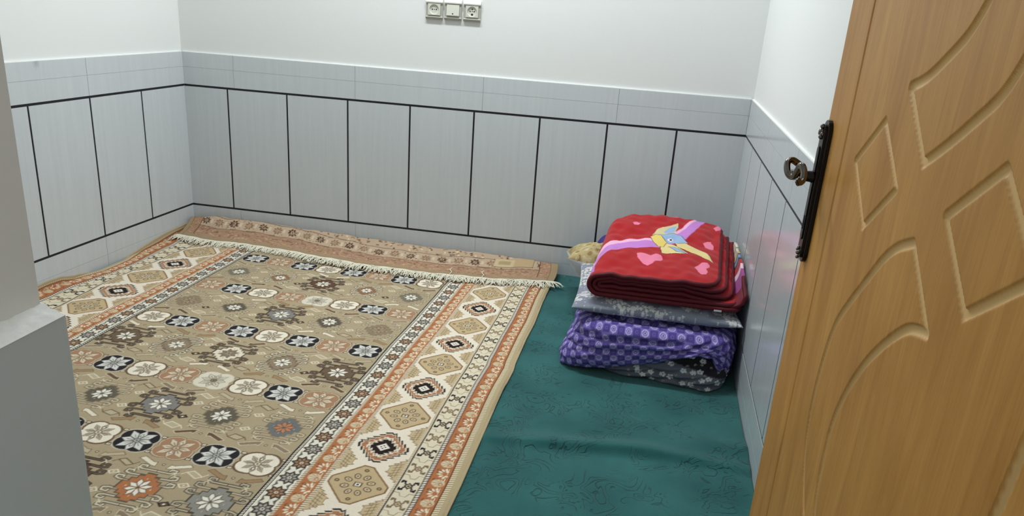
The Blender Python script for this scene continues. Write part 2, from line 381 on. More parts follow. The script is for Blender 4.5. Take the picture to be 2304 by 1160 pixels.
def build_rug_canvas():
    U1, V0, V1 = 1.8711, -.17, 2.30
    c = Canvas(0, 1.8711, V0, V1, .0011, FIELD)
    # ---- field
    rows = [('wkbkwkbk', 0), ('bkwobwkb', 1), ('kbkwkbkw', 2), ('bkwobwkb', 3), ('wkbkwkbk', 4), ('kbwkbwkb', 5)]
    for pat, r in rows:
        for k, ch in enumerate(pat): flower(c, .519+.1195*k, .177+.3535*r, ch)
    D = (BRN, (150, 128, 96)); DK = ((58, 48, 42), (92, 78, 62)); TH = ((112, 98, 78), (186, 172, 142)); CH = ((88, 76, 62), (204, 192, 164)); DH = ((70, 62, 52), (176, 164, 138))
    G = {0: [(OLV, TH, WHT, .95), ((132, 92, 64), CH, WHT, .8), ((84, 60, 46), DK, WHT, 1.1), ((132, 92, 64), CH, WHT, .8), (OLV, TH, WHT, .95)],
         1: [(TAUPE, TH, (150, 130, 100), 1), ((82, 74, 62), TH, WHT, .95), (SLATE, DK, WHT, 1.1), ((82, 74, 62), TH, WHT, .95), (TAUPE, TH, (150, 130, 100), 1)],
         2: [((96, 78, 60), DK, WHT, 1.1), (TAUPE, CH, WHT, 1), ((216, 204, 178), DK, (120, 104, 82), 1.1), (TAUPE, CH, WHT, 1), ((96, 78, 60), DK, WHT, 1.1)],
         3: [((96, 100, 100), TH, (176, 112, 78), 1), ((86, 80, 66), TH, WHT, 1), (SLATE, DK, WHT, 1.12), ((86, 80, 66), TH, WHT, 1), ((96, 100, 100), TH, (176, 112, 78), 1)],
         4: [((128, 126, 116), DH, WHT, 1.12), (RUST, CH, WHT, 1.1), ((84, 60, 46), DK, WHT, 1.1), (RUST, CH, WHT, 1.1), ((128, 126, 116), DH, WHT, 1.1)],
         5: [((96, 78, 60), DK, WHT, 1.1), (TAUPE, CH, WHT, 1), (OLV, DK, WHT, 1.1), (TAUPE, CH, WHT, 1), ((96, 78, 60), DK, WHT, 1.1)]}
    CHV = [BRN, CREAM, TAUPE, (146, 116, 84), (176, 162, 132)]
    for r in range(6):
        v = .353+.3525*r
        for k in range(5):
            u = .5425+.198*k; gul(c, u, v, *G[r][k])
            for s in (-1, 1):     # chevron pairs between medallion and flowers
                col = CHV[(r*2+k*3+(s > 0)) % 5]; ol = CREAM if col in (BRN, TAUPE) else (84, 68, 52)
                for t in (-1, 1):
                    q = [(u+t*.016, v+s*.084), (u+t*.030, v+s*.086), (u+t*.078, v+s*.108), (u+t*.066, v+s*.118), (u+t*.030, v+s*.101), (u+t*.020, v+s*.103)]
                    c.poly(q, col); c.pl(q, .0016, ol, True)
                c.ell((u, v+s*.098), .005, .005, (84, 68, 52)); c.ell((u, v+s*.098), .0025, .0025, CREAM)
                for t in (-1, 1):
                    if k < 4 or t < 0 or True:
                        cu, cv = u+t*.052, v+s*.069
                        c.line((cu-.006, cv-.006), (cu+.006, cv+.006), .0028, (206, 194, 164)); c.line((cu-.006, cv+.006), (cu+.006, cv-.006), .0028, (206, 194, 164))
        for k in range(-1, 5):
            u = .5425+.198*k+.099
            if u < .47 or u > 1.40: continue
            for s in (-1, 1):
                cu, cv = u, v+s*.083
                q = [(cu-.024, cv-.004*s), (cu+.010, cv-.014), (cu+.024, cv+.004*s), (cu-.010, cv+.014)]
                c.poly(q, (172, 158, 128)); c.pl(q, .003, BRN if (k+r) % 2 else CREAM, True)
                c.line((cu+.024, cv+.004*s), (cu+.034, cv-.008*s), .0025, BRN if (k+r) % 2 else CREAM); c.line((cu-.024, cv-.004*s), (cu-.034, cv+.008*s), .0025, BRN if (k+r) % 2 else CREAM)
                cv = v+s*.038; dk = (k+r) % 2 == 0 and s > 0
                c.poly([(u-.018, cv), (u-.004, cv-.012), (u+.018, cv), (u+.004, cv+.012)], BLK if dk else CREAM)
                c.poly([(u-.012, cv), (u-.003, cv-.008), (u+.012, cv), (u+.003, cv+.008)], BRN if dk else FIELD); c.ell((u, cv), .0035, .0035, CREAM if dk else (206, 194, 164))
    for r in range(7):          # small crosses between the flowers
        for k in range(9):
            for s in (-1, 1):
                cu, cv = .459+.1195*k, .177+.3535*r+s*.035
                c.rect(cu-.008, cu+.008, cv-.006, cv+.006, (84, 70, 56)); c.rect(cu-.005, cu+.005, cv-.0035, cv+.0035, CREAM); c.rect(cu-.0015, cu+.0015, cv-.0015, cv+.0015, BRN)
    # ---- side border (right), mirrored to the left afterwards
    H = V1-V0
    c.rect(0, .4575, V0, V1, CREAM)
    c.rect(.4535, .4575, V0, V1, BLK); c.rect(.446, .4535, V0, V1, (222, 214, 192)); c.rect(.4445, .4465, V0, V1, BLK)
    for i in range(int(H/.009)): v = V0+i*.009; c.line((.4475, v), (.4525, v+.006), .0024, (60, 54, 48))
    # star band
    c.rect(.388, .4445, V0, V1, (222, 215, 196))
    i = 0; v = 1.028-.0655*18
    while v < V1:
        fill = [(152, 112, 82), (150, 146, 136)][i % 2]
        for k in range(8): c.petal((.414, v), k*PI/4, .002, .0300, .0080, (52, 46, 42))
        for k in range(8): c.petal((.414, v), k*PI/4, .004, .0220, .0045, fill)
        c.ell((.414, v), .0095, .0095, (52, 46, 42)); c.ell((.414, v), .0075, .0075, fill); c.ell((.414, v), .0045, .0045, CREAM); c.ell((.414, v), .0022, .0022, BLK)
        for su in (.3935, .4385):
            sg = 1 if su < .41 else -1
            c.poly([(su, v+.0327-.016), (su+sg*.011, v+.0327), (su, v+.0327+.016), (su+sg*.003, v+.0327)], (88, 84, 76))
        i += 1; v += .0655
    # dotted rails
    def rail(u0, u1, base=CREAM, dk=(104, 76, 56), st=.0085):
        c.rect(u0, u1, V0, V1, base)
        for j in range(int(H/st)): c.line((u0, V0+j*st), (u1, V0+j*st+st*.6), .0028, dk)
    rail(.379, .388); rail(.324, .334); rail(.086, .0965, WHT, (52, 44, 40), .010); rail(.0215, .036, (214, 200, 166), (128, 104, 74), .009)
    c.rect(.0355, .038, V0, V1, (92, 56, 36)); c.rect(.0845, .0870, V0, V1, (84, 40, 32)); c.rect(.0955, .098, V0, V1, (58, 44, 38))
    # rust bands with fans
    def rust(u0, u1, sh):
        c.rect(u0, u1, V0, V1, RUST); um = (u0+u1)/2; j = 0; v = V0+sh
        while v < V1:
            col = (224, 212, 186) if j % 2 else (204, 184, 150)
            if j % 2:
                for k in range(6): a = -1.35+k*.54; c.petal((um-.012, v), a+PI*0, .009, .026, .0040, col)
                c.ell((um-.012, v-.010), .0042, .0042, col); c.ell((um-.014, v+.010), .0042, .0042, col)
            else:
                c.ell((um-.002, v), .0175, .0165, col)
                for k in range(5): a = -1.0+k*.5; c.line((um-.012, v), (um-.012+.026*math.cos(a), v+.026*math.sin(a)), .0014, (150, 112, 78))
                c.ell((um-.010, v+.004), .006, .006, RUST); c.ell((um-.010, v+.004), .0035, .0035, col)
            for t in (0, .009): c.pl([(um+.012-t, v+.026), (um+.016-t, v+.032), (um+.010-t, v+.037), (um+.014-t, v+.044)], .002, (92, 52, 36))
            c.line((um-.014, v+.020), (um-.014, v+.046), .0024, col)
            v += .0437*2/2*1.0+.0; j += 1
    rust(.334, .379, .02); rust(.038, .0848, .03)
    # floral band of X motifs
    c.rect(.098, .151, V0, V1, (216, 203, 174)); v = 1.02-.0765*16; j = 0
    while v < V1:
        col = BLK if j % 2 else (112, 92, 70)
        for sx in (-1, 1):
            for sy in (-1, 1):
                c.pl([(.1245, v), (.1245+sx*.011, v+sy*.008), (.1245+sx*.012, v+sy*.018), (.1245+sx*.020, v+sy*.020), (.1245+sx*.021, v+sy*.011)], .0044, col)
                c.ell((.1245+sx*.018, v+sy*.0165), .0042, .0042, col)
        c.poly([(.1245-.012, v), (.1245, v-.014), (.1245+.012, v), (.1245, v+.014)], col); c.poly([(.1245-.008, v), (.1245, v-.009), (.1245+.008, v), (.1245, v+.009)], (180, 160, 124)); c.ell((.1245, v), .003, .003, col)
        c.pl([(.100, v+.030), (.112, v+.030), (.118, v+.045), (.131, v+.045), (.137, v+.031), (.150, v+.031)], .0018, (132, 114, 88))
        v += .0765; j += 1
    c.rect(.151, .1545, V0, V1, (40, 36, 36)); rail(.1545, .161, CREAM, (150, 122, 88), .008)
    # main lozenge band
    c.rect(.161, .324, V0, V1, (226, 214, 192))
    def stair(uc, vc, a, b, n, flip=0):
        q = []
        for qd in range(4):
            for i in range(n):
                t0 = i/n; t1 = (i+.5)/n
                r = [(1-t0, t0+.5/n), (1-t1-.0/n, t0-.0), (1-t1-.5/n, t1+.9/n)][:2]
                for (x, y) in r:
                    x, y = [(x, y), (-y, x), (-x, -y), (y, -x)][qd]; q.append((uc+a*x, vc+b*y))
        return q
    k0 = -2; 
    for j in range(-2, 8):
        vb = .021+.3484*j; vt = vb+.1742
        # tan half lozenges at the sides
        for vm in (vb+.0871, vb-.0871):
            for ue, sg in ((.161, 1), (.324, -1)):
                q = [(ue, vm-.050)]+[(ue+sg*(.011*i+(.0 if h else .006)), vm-.050+.0125*i+(.004 if h else 0)) for i in range(4) for h in (0, 1)]
                q = q+[(a, 2*vm-b) for a, b in q[::-1]]
                c.poly(q, (188, 166, 126)); c.pl(q, .0018, (120, 92, 64))
                for t in range(-2, 3): c.line((ue+sg*.004, vm+t*.012-.006), (ue+sg*.026, vm+t*.012+.006), .0016, (104, 82, 60))
                for t in (.009, .018): c.line((ue+sg*t, vm-.028), (ue+sg*t, vm+.028), .0014, (104, 82, 60))
        # black stepped lozenge
        c.poly(stair(.2425, vb, .078, .082, 6), BLK); c.poly(stair(.2425, vb, .071, .075, 6), (206, 186, 154) if j < 2 else (214, 196, 164))
        c.poly(stair(.2425, vb, .066, .070, 6), (160, 104, 74) if j > 0 else (148, 118, 94)); c.poly(stair(.2425, vb, .053, .057, 5), CREAM)
        for t in range(24):
            a = t/24*4; qd = int(a); f = a-qd; x, y = [(1-f, f), (-f, 1-f), (f-1, -f), (f, f-1)][qd]
            c.ell((.2425+.046*x, vb+.049*y), .0022, .0022, (84, 66, 52))
        c.poly(stair(.2425, vb, .041, .044, 4), (34, 26, 24)); c.poly([(.2425-.019, vb), (.2425, vb-.020), (.2425+.019, vb), (.2425, vb+.020)], (226, 218, 204))
        for s in (-1, 1): c.ell((.2425+s*.006, vb), .0025, .0025, BLK); c.ell((.2425, vb+s*.007), .0025, .0025, BLK)
        # tan lozenge with clipped sides
        q = [(.2425-.073, vt-.012), (.2425-.012, vt-.078), (.2425+.012, vt-.078), (.2425+.073, vt-.012), (.2425+.073, vt+.012), (.2425+.012, vt+.078), (.2425-.012, vt+.078), (.2425-.073, vt+.012)]
        c.poly(q, (184, 160, 120)); c.pl(q, .0045, (120, 88, 58), True)
        for k in range(8):
            a = k*PI/4+PI/8; p = (.2425+.032*math.cos(a), vt+.034*math.sin(a)); c.ell(p, .0115, .0085, (70, 56, 44), rot=a); c.ell(p, .0085, .0058, (206, 186, 148), rot=a); c.ell(p, .004, .0025, (110, 88, 62), rot=a)
        c.rect(.2425-.010, .2425+.010, vt-.009, vt+.009, (70, 56, 44)); c.rect(.2425-.007, .2425+.007, vt-.0062, vt+.0062, WHT); c.rect(.2425-.003, .2425+.003, vt-.003, vt+.003, (70, 56, 44))
        for p in ((.055, 0), (-.055, 0), (0, .060), (0, -.060)): c.ell((.2425+p[0], vt+p[1]), .0062, .0062, (84, 66, 50)); c.ell((.2425+p[0], vt+p[1]), .003, .003, TAN)
    c.rect(0, .0215, V0, V1, (172, 153, 116))
    kk = int(round(.4575/.0011)); c.a[:, c.w-kk:] = c.a[:, :kk][:, ::-1]
    return c

cv = build_rug_canvas()
A = cv.a; hh, ww = A.shape[0]//2*2, A.shape[1]//2*2
A = A[:hh, :ww].reshape(hh//2, 2, ww//2, 2, 3).mean((1, 3))
A = 255*(A/255)**.86
nv_, nu_ = A.shape[:2]
uu = (np.arange(nu_)+.5)*.0022; vv = -.17+(np.arange(nv_)+.5)*.0022
U, V = np.meshgrid(uu, vv)
# the outline of the woven edges is not straight
RE = np.array([(0.008, -.17), (0.011, 0.017), (0.011, 0.188), (0.002, 0.423), (0.004, 0.572), (-0.0, 0.788), (-0.005, 0.839), (-0.002, 0.989), (-0.004, 1.13), (-0.008, 1.294), (-0.01, 1.387), (-0.013, 1.505), (-0.013, 1.619), (-.012, 2.3)])
dR = np.interp(V, RE[:, 1], RE[:, 0])
LE = np.array([(1.934, -.17), (1.934, 0.098), (1.921, 0.189), (1.893, 0.304), (1.868, 0.412), (1.868, 0.554), (1.9, 0.673), (1.931, 0.741), (1.937, 0.798), (1.93, 1.1), (1.88, 1.6), (1.871, 2.3)])
LO = np.array([(.07, -.17), (.07, .064), (.05, .163), (.036, .42), (.042, .62), (.07, .737), (.085, .811), (.06, 1.2), (0, 1.6), (0, 2.3)])
LM = np.array([(.002, -.17), (.002, .137), (.025, .503), (.03, .694), (.006, .913), (0, 1.4), (0, 2.3)])
a_ = np.interp(V, LM[:, 1], LM[:, 0]); b_ = np.interp(V, LO[:, 1], LO[:, 0]); c_ = np.interp(V, LE[:, 1], LE[:, 0])-1.871
b_ = np.minimum(b_, c_+.012)
dU = np.where(U < 1.718, a_*smooth((U-1.55)/.168), np.where(U < 1.834, a_+(b_-a_)*(U-1.718)/.116, b_+(c_-b_)*(U-1.834)/.037))
Ud = U+dR*smooth((.35-U)/.35)+dU
th = math.radians(2.5); E0 = (1.865, -.2)
PX = E0[0]-math.cos(th)*Ud-math.sin(th)*V; PY = E0[1]+math.sin(th)*Ud-math.cos(th)*V
lim = -np.sin(aL)*(-PY)+.006
exc = np.maximum(lim-PX, 0); PX = np.maximum(PX, lim)
PZ = .0165+exc*.62+.0016*nz(PX, PY, .5, 11)+.0006*nz(PX, PY, .12, 12)-.006*smooth((.012-U)/.012)
PZ = np.maximum(PZ, .0135)
PY = np.minimum(PY, -.02)
rug = grid_mesh('patterned_rug', np.stack([PX, PY, PZ], -1), M_rug, None, A, solid=.007, offset=-1.0)
tag(rug, 'beige patterned rug with star and lozenge borders, its far end folded over', 'rug')

# folded-over end of the rug, reverse side up
Lx = 1.862
fx = np.linspace(.010, Lx, 760)
yf = np.interp(fx, [0, .2, .45, .7, .95, 1.2, 1.4, 1.65, 1.87], [-.165, -.19, -.185, -.215, -.255, -.262, -.255, -.225, -.168])
yf = yf+.004*np.sin(fx*23)
zt = np.interp(fx, [0, .15, .45, .87, 1.45, 1.87], [.082, .098, .10, .078, .073, .066])+.003*np.sin(fx*9)
prof = []
ctrl_t = [0, .2, .45, .75, .90, .97, 1.0]
npf = 110
def cat(P, t):
    n = len(P)-1; x = t*n; i = min(int(x), n-1); f = x-i
    p0 = P[max(i-1, 0)]; p1 = P[i]; p2 = P[i+1]; p3 = P[min(i+2, n)]
    return .5*((2*p1)+(-p0+p2)*f+(2*p0-5*p1+4*p2-p3)*f*f+(-p0+3*p1-3*p2+p3)*f**3)
ctl = np.stack([np.stack([yf, np.full_like(fx, .029)], -1),
                np.stack([yf*.78-.01, .034+.10*(zt-.06)], -1),
                np.stack([yf*.52-.012, .030+.45*(zt-.03)], -1),
                np.stack([yf*.22-.02, zt*.92], -1),
                np.stack([np.full_like(fx, -.036), zt], -1),
                np.stack([np.full_like(fx, -.014), zt*.72], -1),
                np.stack([np.full_like(fx, -.016), zt*.36+.004], -1),
                np.stack([np.full_like(fx, -.05), np.full_like(fx, .026)], -1)])
FP = np.stack([cat(ctl, t) for t in np.linspace(0, 1, npf)])      # (npf, nx, 2)
d = np.zeros((npf, len(fx))); d[1:] = np.cumsum(np.hypot(*np.moveaxis(np.diff(FP, axis=0), -1, 0)), 0)
cb = Canvas(0, Lx, 0, .42, .0011, (176, 148, 118))
def bandrow(w0, w1, col): cb.rect(0, Lx, w0, w1, col)
bandrow(0, .022, (150, 128, 100)); bandrow(.022, .032, (166, 140, 108)); bandrow(.032, .088, (160, 126, 100)); bandrow(.088, .093, (122, 94, 74)); bandrow(.093, .160, (180, 157, 132)); bandrow(.160, .165, (120, 98, 80)); bandrow(.165, .42, (178, 154, 128))
rr = np.random.default_rng(3)
x = .0
while x < Lx:
    for w0, w1, st in ((.024, .030, .006),): cb.rect(x, x+.003, w0, w1, (110, 84, 62))
    x += .0075
x = .03; j = 0
while x < Lx:
    for k in range(26):
        cu, cvv = x+rr.uniform(-.04, .04), rr.uniform(.036, .086); cb.rect(cu-.005, cu+.005, cvv-.002, cvv+.002, [(128, 92, 72), (182, 154, 126), (146, 112, 90)][k % 3])
    cb.line((x-.02, .045), (x+.012, .045), .003, (192, 158, 124)); cb.line((x-.01, .066), (x+.02, .070), .003, (110, 74, 56))
    col = (84, 62, 50) if j % 2 else (132, 104, 82)
    for k in range(8): a = k*PI/4+.3; cb.petal((x, .127), a, .004, .026, .006, col)
    cb.ell((x, .127), .008, .008, (176, 148, 116)); cb.ell((x, .127), .004, .004, col)
    for k in range(26): cu, cvv = x+rr.uniform(-.034, .034), rr.uniform(.096, .158); cb.rect(cu-.003, cu+.003, cvv-.0013, cvv+.0013, [col, (150, 124, 100)][k % 2])
    cb.rect(x+.028, x+.040, .115, .140, (200, 178, 148))
    for k in range(14): cu, cvv = x+rr.uniform(-.035, .035), rr.uniform(.17, .27); cb.ell((cu, cvv), .008, .005, [(120, 100, 80), (150, 120, 92), (98, 80, 66), (206, 184, 152)][k % 4], rot=rr.uniform(0, 3))
    x += .0765; j += 1
for s_, e_ in ((0, 1), (Lx, -1)):
    cb.rect(min(s_, s_+e_*.03), max(s_, s_+e_*.03), 0, .42, (150, 130, 98)); cb.rect(*sorted((s_+e_*.03, s_+e_*.034)), 0, .42, (110, 82, 60)); cb.rect(*sorted((s_+e_*.034, s_+e_*.08)), .03, .42, (158, 122, 96)); cb.rect(*sorted((s_+e_*.08, s_+e_*.084)), .03, .42, (104, 74, 56))
    for k in range(90): cu, cvv = s_+e_*rr.uniform(.036, .078), rr.uniform(.035, .40); cb.rect(cu-.004, cu+.004, cvv-.002, cvv+.002, (128, 92, 70) if k % 2 else (182, 154, 124))
ci = np.clip(((fx[None, :]+0*d)/.0011).astype(int), 0, cb.w-1); cj = np.clip((d/.0011).astype(int), 0, cb.h-1)
CF = 255*(cb.a[cj, ci]/255)**.92
FX = np.broadcast_to(fx, d.shape)+.006*np.sin(d*20)
Pf = np.stack([FX, FP[..., 0], FP[..., 1]+.0012*nz(FX, d, .10, 8)*smooth(d/.05)], -1)
fold = grid_mesh('folded_end', Pf, M_rugback, rug, CF, solid=.007, offset=0)
fold['label'] = 'folded-over rug end showing its paler woven back'
# paper label glued on the reverse
def flap_point(x, w, lift=.0045):
    i = int(np.clip((x-fx[0])/(fx[1]-fx[0]), 0, len(fx)-1)); y = np.interp(w, d[:, i], Pf[:, i, 1]); z = np.interp(w, d[:, i], Pf[:, i, 2]); return (x, y, z+lift)
Pt = np.array([[flap_point(x_, w_, .0055) for x_ in np.linspace(1.575, 1.755, 24)] for w_ in np.linspace(.10, .165, 10)])
ct = np.zeros((10, 24, 3)); ct[:] = (184, 158, 122); ct[:, :12] = (196, 176, 140); ct[3:7, 3:10] = (170, 148, 112)
grid_mesh('paper_tag', Pt, M_rugback, rug, ct, solid=.0008)
# fringe: woven strip and loose cotton strands
fb = MB(); r = random.Random(5)
Y = lambda x: float(np.interp(x, fx, yf))
fb.tube([(x_, Y(x_)-.003, .029+.001*math.sin(x_*70)) for x_ in np.linspace(.012, Lx, 300)], .0058, 8)
n_str = 900
for i in range(n_str):
    x0 = .012+(Lx-.012)*(i+r.random())/n_str
    L_ = r.uniform(.035, .068)*(1.15 if x0 > 1.75 else 1); ang = r.gauss(-.25, .55); y0 = Y(x0)
    if x0 > Lx-.03: ang = r.uniform(-.2, 1.1)
    dx, dy = math.sin(ang)*L_, -abs(math.cos(ang))*L_; cx_ = r.uniform(-.012, .012)
    z0 = .031; ze = .0195+r.uniform(0, .006); zh = r.uniform(.0, .008)
    pts = []
    for k in range(6):
        t = k/5; pts.append((max(x0+dx*t+cx_*math.sin(t*PI), .004), y0-.002+dy*t, z0+(ze-z0)*t**.8+zh*math.sin(t*PI)))
    if r.random() < .25: pts[-1] = (max(pts[-2][0]+r.uniform(-.008, .008), .004), pts[-2][1]+.003, pts[-1][2]+.003)
    fb.tube(pts, [.0022, .0024, .0023, .0022, .0020, .0014], 5)
for x0 in (1.40, 1.545):     # two stray threads lying up on the fold
    fb.tube([(x0, Y(x0)-.004, .034), (x0+.006, Y(x0)+.014, .041), (x0-.007, Y(x0)+.030, .046), (x0+.002, Y(x0)+.042, .050)], .0022, 5)
fr = fb.build('fringe', M_fringe, rug, smooth=True, fixn=False); fr['kind'] = 'stuff'; fr['label'] = 'white cotton fringe along the folded rug end'

# ------------------------------------------------------------------ door
XD = 2.458
GR = [
 ([(0.468, 0.979), (0.425, 0.960), (0.389, 0.934), (0.347, 0.890), (0.305, 0.845), (0.266, 0.795), (0.246, 0.73), (0.24, 0.66), (0.250, 0.600), (0.280, 0.548), (0.330, .500), (.40, .47), (.456, .46)], .0062),
 ([(0.558, 0.910), (0.532, .9035), (0.504, 0.891), (0.463, 0.858), (0.413, 0.806), (0.373, 0.746), (0.348, 0.686), (0.344, 0.624), (0.352, 0.565), (.385, .52), (.45, .50)], .0062),
 ([(0.468, 0.979), (0.558, 0.910)], .0062),
 ([(0.441, 1.062), (0.488, 1.088), (0.53, 1.114), (0.579, 1.148), (0.607, 1.185), (.640, 1.24), (.655, 1.31), (.650, 1.38), (.62, 1.45), (.56, 1.52)], .0062),
 ([(0.347, 1.135), (0.390, 1.148), (0.427, 1.167), (0.476, 1.198), (0.510, 1.24), (.54, 1.30), (.545, 1.37), (.52, 1.44), (.456, 1.50)], .0062),
 ([(0.347, 1.135), (0.441, 1.062)], .0062),
 ([(0.284, 1.087), (0.193, 1.019), (0.288, 0.948), (0.379, 1.019), (0.284, 1.087)], .0055),
 ([(0.624, 1.092), (0.531, 1.026), (0.622, 0.957), (0.715, 1.024), (0.624, 1.092)], .0058),
 ([(0.1235, .10), (0.1235, 1.95)], .0038), ([(0.752, .10), (0.754, 0.80), (.770, .95), (.792, 1.12), (.796, 1.95)], .0065)]
DU = np.linspace(0, .92, 576); DZ = np.r_[np.linspace(.012, .30, 30), np.linspace(.302, 1.30, 620), np.linspace(1.303, 2.05, 160)]
GU, GZ = np.meshgrid(DU, DZ); depth = np.zeros_like(GU); mask = np.zeros_like(GU)
def smooth_poly(P, n=9):
    if len(P) <= 5: return P
    out = []; Pn = np.array(P)
    for i in range(len(P)-1):
        p0, p1, p2, p3 = Pn[max(i-1, 0)], Pn[i], Pn[i+1], Pn[min(i+2, len(P)-1)]
        for f in np.arange(n)/n: out.append(.5*((2*p1)+(-p0+p2)*f+(2*p0-5*p1+4*p2-p3)*f*f+(-p0+3*p1-3*p2+p3)*f**3))
    out.append(Pn[-1]); return out
for P, hw in GR:
    P = smooth_poly(P); dist = np.full_like(GU, 9.)
    for i in range(len(P)-1):
        ax, az = P[i]; bx, bz = P[i+1]
        i0, i1 = np.searchsorted(DU, min(ax, bx)-.02), np.searchsorted(DU, max(ax, bx)+.02)
        j0, j1 = np.searchsorted(DZ, min(az, bz)-.02), np.searchsorted(DZ, max(az, bz)+.02)
        gu, gz = GU[j0:j1, i0:i1], GZ[j0:j1, i0:i1]; dx, dz = bx-ax, bz-az; L2 = dx*dx+dz*dz+1e-12
        t = np.clip(((gu-ax)*dx+(gz-az)*dz)/L2, 0, 1); q = np.hypot(gu-ax-t*dx, gz-az-t*dz)
        dist[j0:j1, i0:i1] = np.minimum(dist[j0:j1, i0:i1], q)
    depth = np.maximum(depth, .0042*(hw/.006)*np.sqrt(np.clip(1-(dist/hw)**2, 0, 1))); mask = np.maximum(mask, np.clip((hw-dist)/.0018+.3, 0, 1)*(1 if hw > .005 else .6))
door = empty('door_1', (XD+.02, -2.92, 0)); tag(door, 'open honey-coloured wooden door with carved diamonds and arcs', kind='structure')
mc = np.repeat(mask[..., None]*255, 3, 2)
leafP = np.stack([XD+depth, -2.0-GU, GZ], -1)
grid_mesh('carved_face', leafP[:, ::-1], M_wood, door, mc[:, ::-1])
b = MB(); b.box(XD+.0075, XD+.040, -2.92, -2.0, .012, 2.05); b.box(XD, XD+.0075, -2.0002, -2.0, .012, 2.05); b.build('leaf', M_wood, door)
# handle
def stadium(yc_, z0, z1, r_, n=10):
    P = []
    for k in range(n+1): a = PI*k/n; P.append((yc_+r_*math.cos(a), z1-r_+r_*math.sin(a)))
    for k in range(n+1): a = PI+PI*k/n; P.append((yc_+r_*math.cos(a), z0+r_+r_*math.sin(a)))
    return P
yc_ = -2.0215
b = MB(); b.prism(stadium(yc_, .811, 1.053, .0185), lambda y, z: (XD+.001, y, z), lambda y, z: (XD-.007, y, z))
b.prism(stadium(yc_, .818, 1.046, .0135), lambda y, z: (XD-.006, y, z), lambda y, z: (XD-.0115, y, z))
b.prism(stadium(yc_, .850, 1.010, .0075), lambda y, z: (XD-.0115, y, z), lambda y, z: (XD-.0135, y, z))
hp = b.build('handle_plate', M_plate, door, bevel=.0018); hp['label'] = 'dark bronze handle plate'
b = MB()
for dz_, zc in ((1, 1.034), (-1, .826)):
    for ddy, ddz, rr_ in ((0, 0, .0055), (-.007, -.004*dz_, .004), (.007, -.004*dz_, .004), (0, .008*dz_, .0042), (0, -.009*dz_, .0042)):
        b.sphere((XD-.0125, yc_+ddy, zc+ddz), rr_ if dz_ > 0 else rr_*.7)
b.build('plate_ornament', M_chrome, hp, smooth=True)
b = MB(); b.prism(stadium(yc_, .868, .892, .0030, 6), lambda y, z: (XD-.0133, y, z), lambda y, z: (XD-.0142, y, z)); b.build('keyhole', M_dark, hp)
b = MB(); zh_ = .9585
b.tube([(XD-.011, yc_, zh_), (XD-.016, yc_, zh_), (XD-.030, yc_, zh_), (XD-.048, yc_, zh_)], [.0125, .0095, .0085, .0085], 18)
nk = b.build('lever_neck', M_plate, door, smooth=True)
LEV = [(2.426, -2.019, 0.9734), (2.4087, -2.022, 0.9834), (2.4, -2.028, 0.9785), (2.4018, -2.037, 0.964), (2.4097, -2.048, 0.9604), (2.4117, -2.06, 0.9726), (2.4133, -2.07, 0.9834), (2.417, -2.08, 0.9757), (2.4157, -2.088, 0.9636), (2.4108, -2.093, 0.9599), (2.4063, -2.096, 0.9665)]
b = MB(); Ls = smooth_poly(LEV, 6); kk = len(Ls); rad = [.0042+.0016*math.sin(PI*i/(kk-1)) for i in range(kk)]; rad[-1] = .003
b.tube(Ls, rad, 12)
for i in range(3):      # ribs of the scroll
    off = (i-1)*.0042; b.tube([(p[0]-.001+off*.4, p[1]-.0030, p[2]+off*.8) for p in Ls], .0018, 8)
lv = b.build('lever_handle', M_chrome, door, smooth=True); lv['label'] = 'scrolled nickel lever handle'

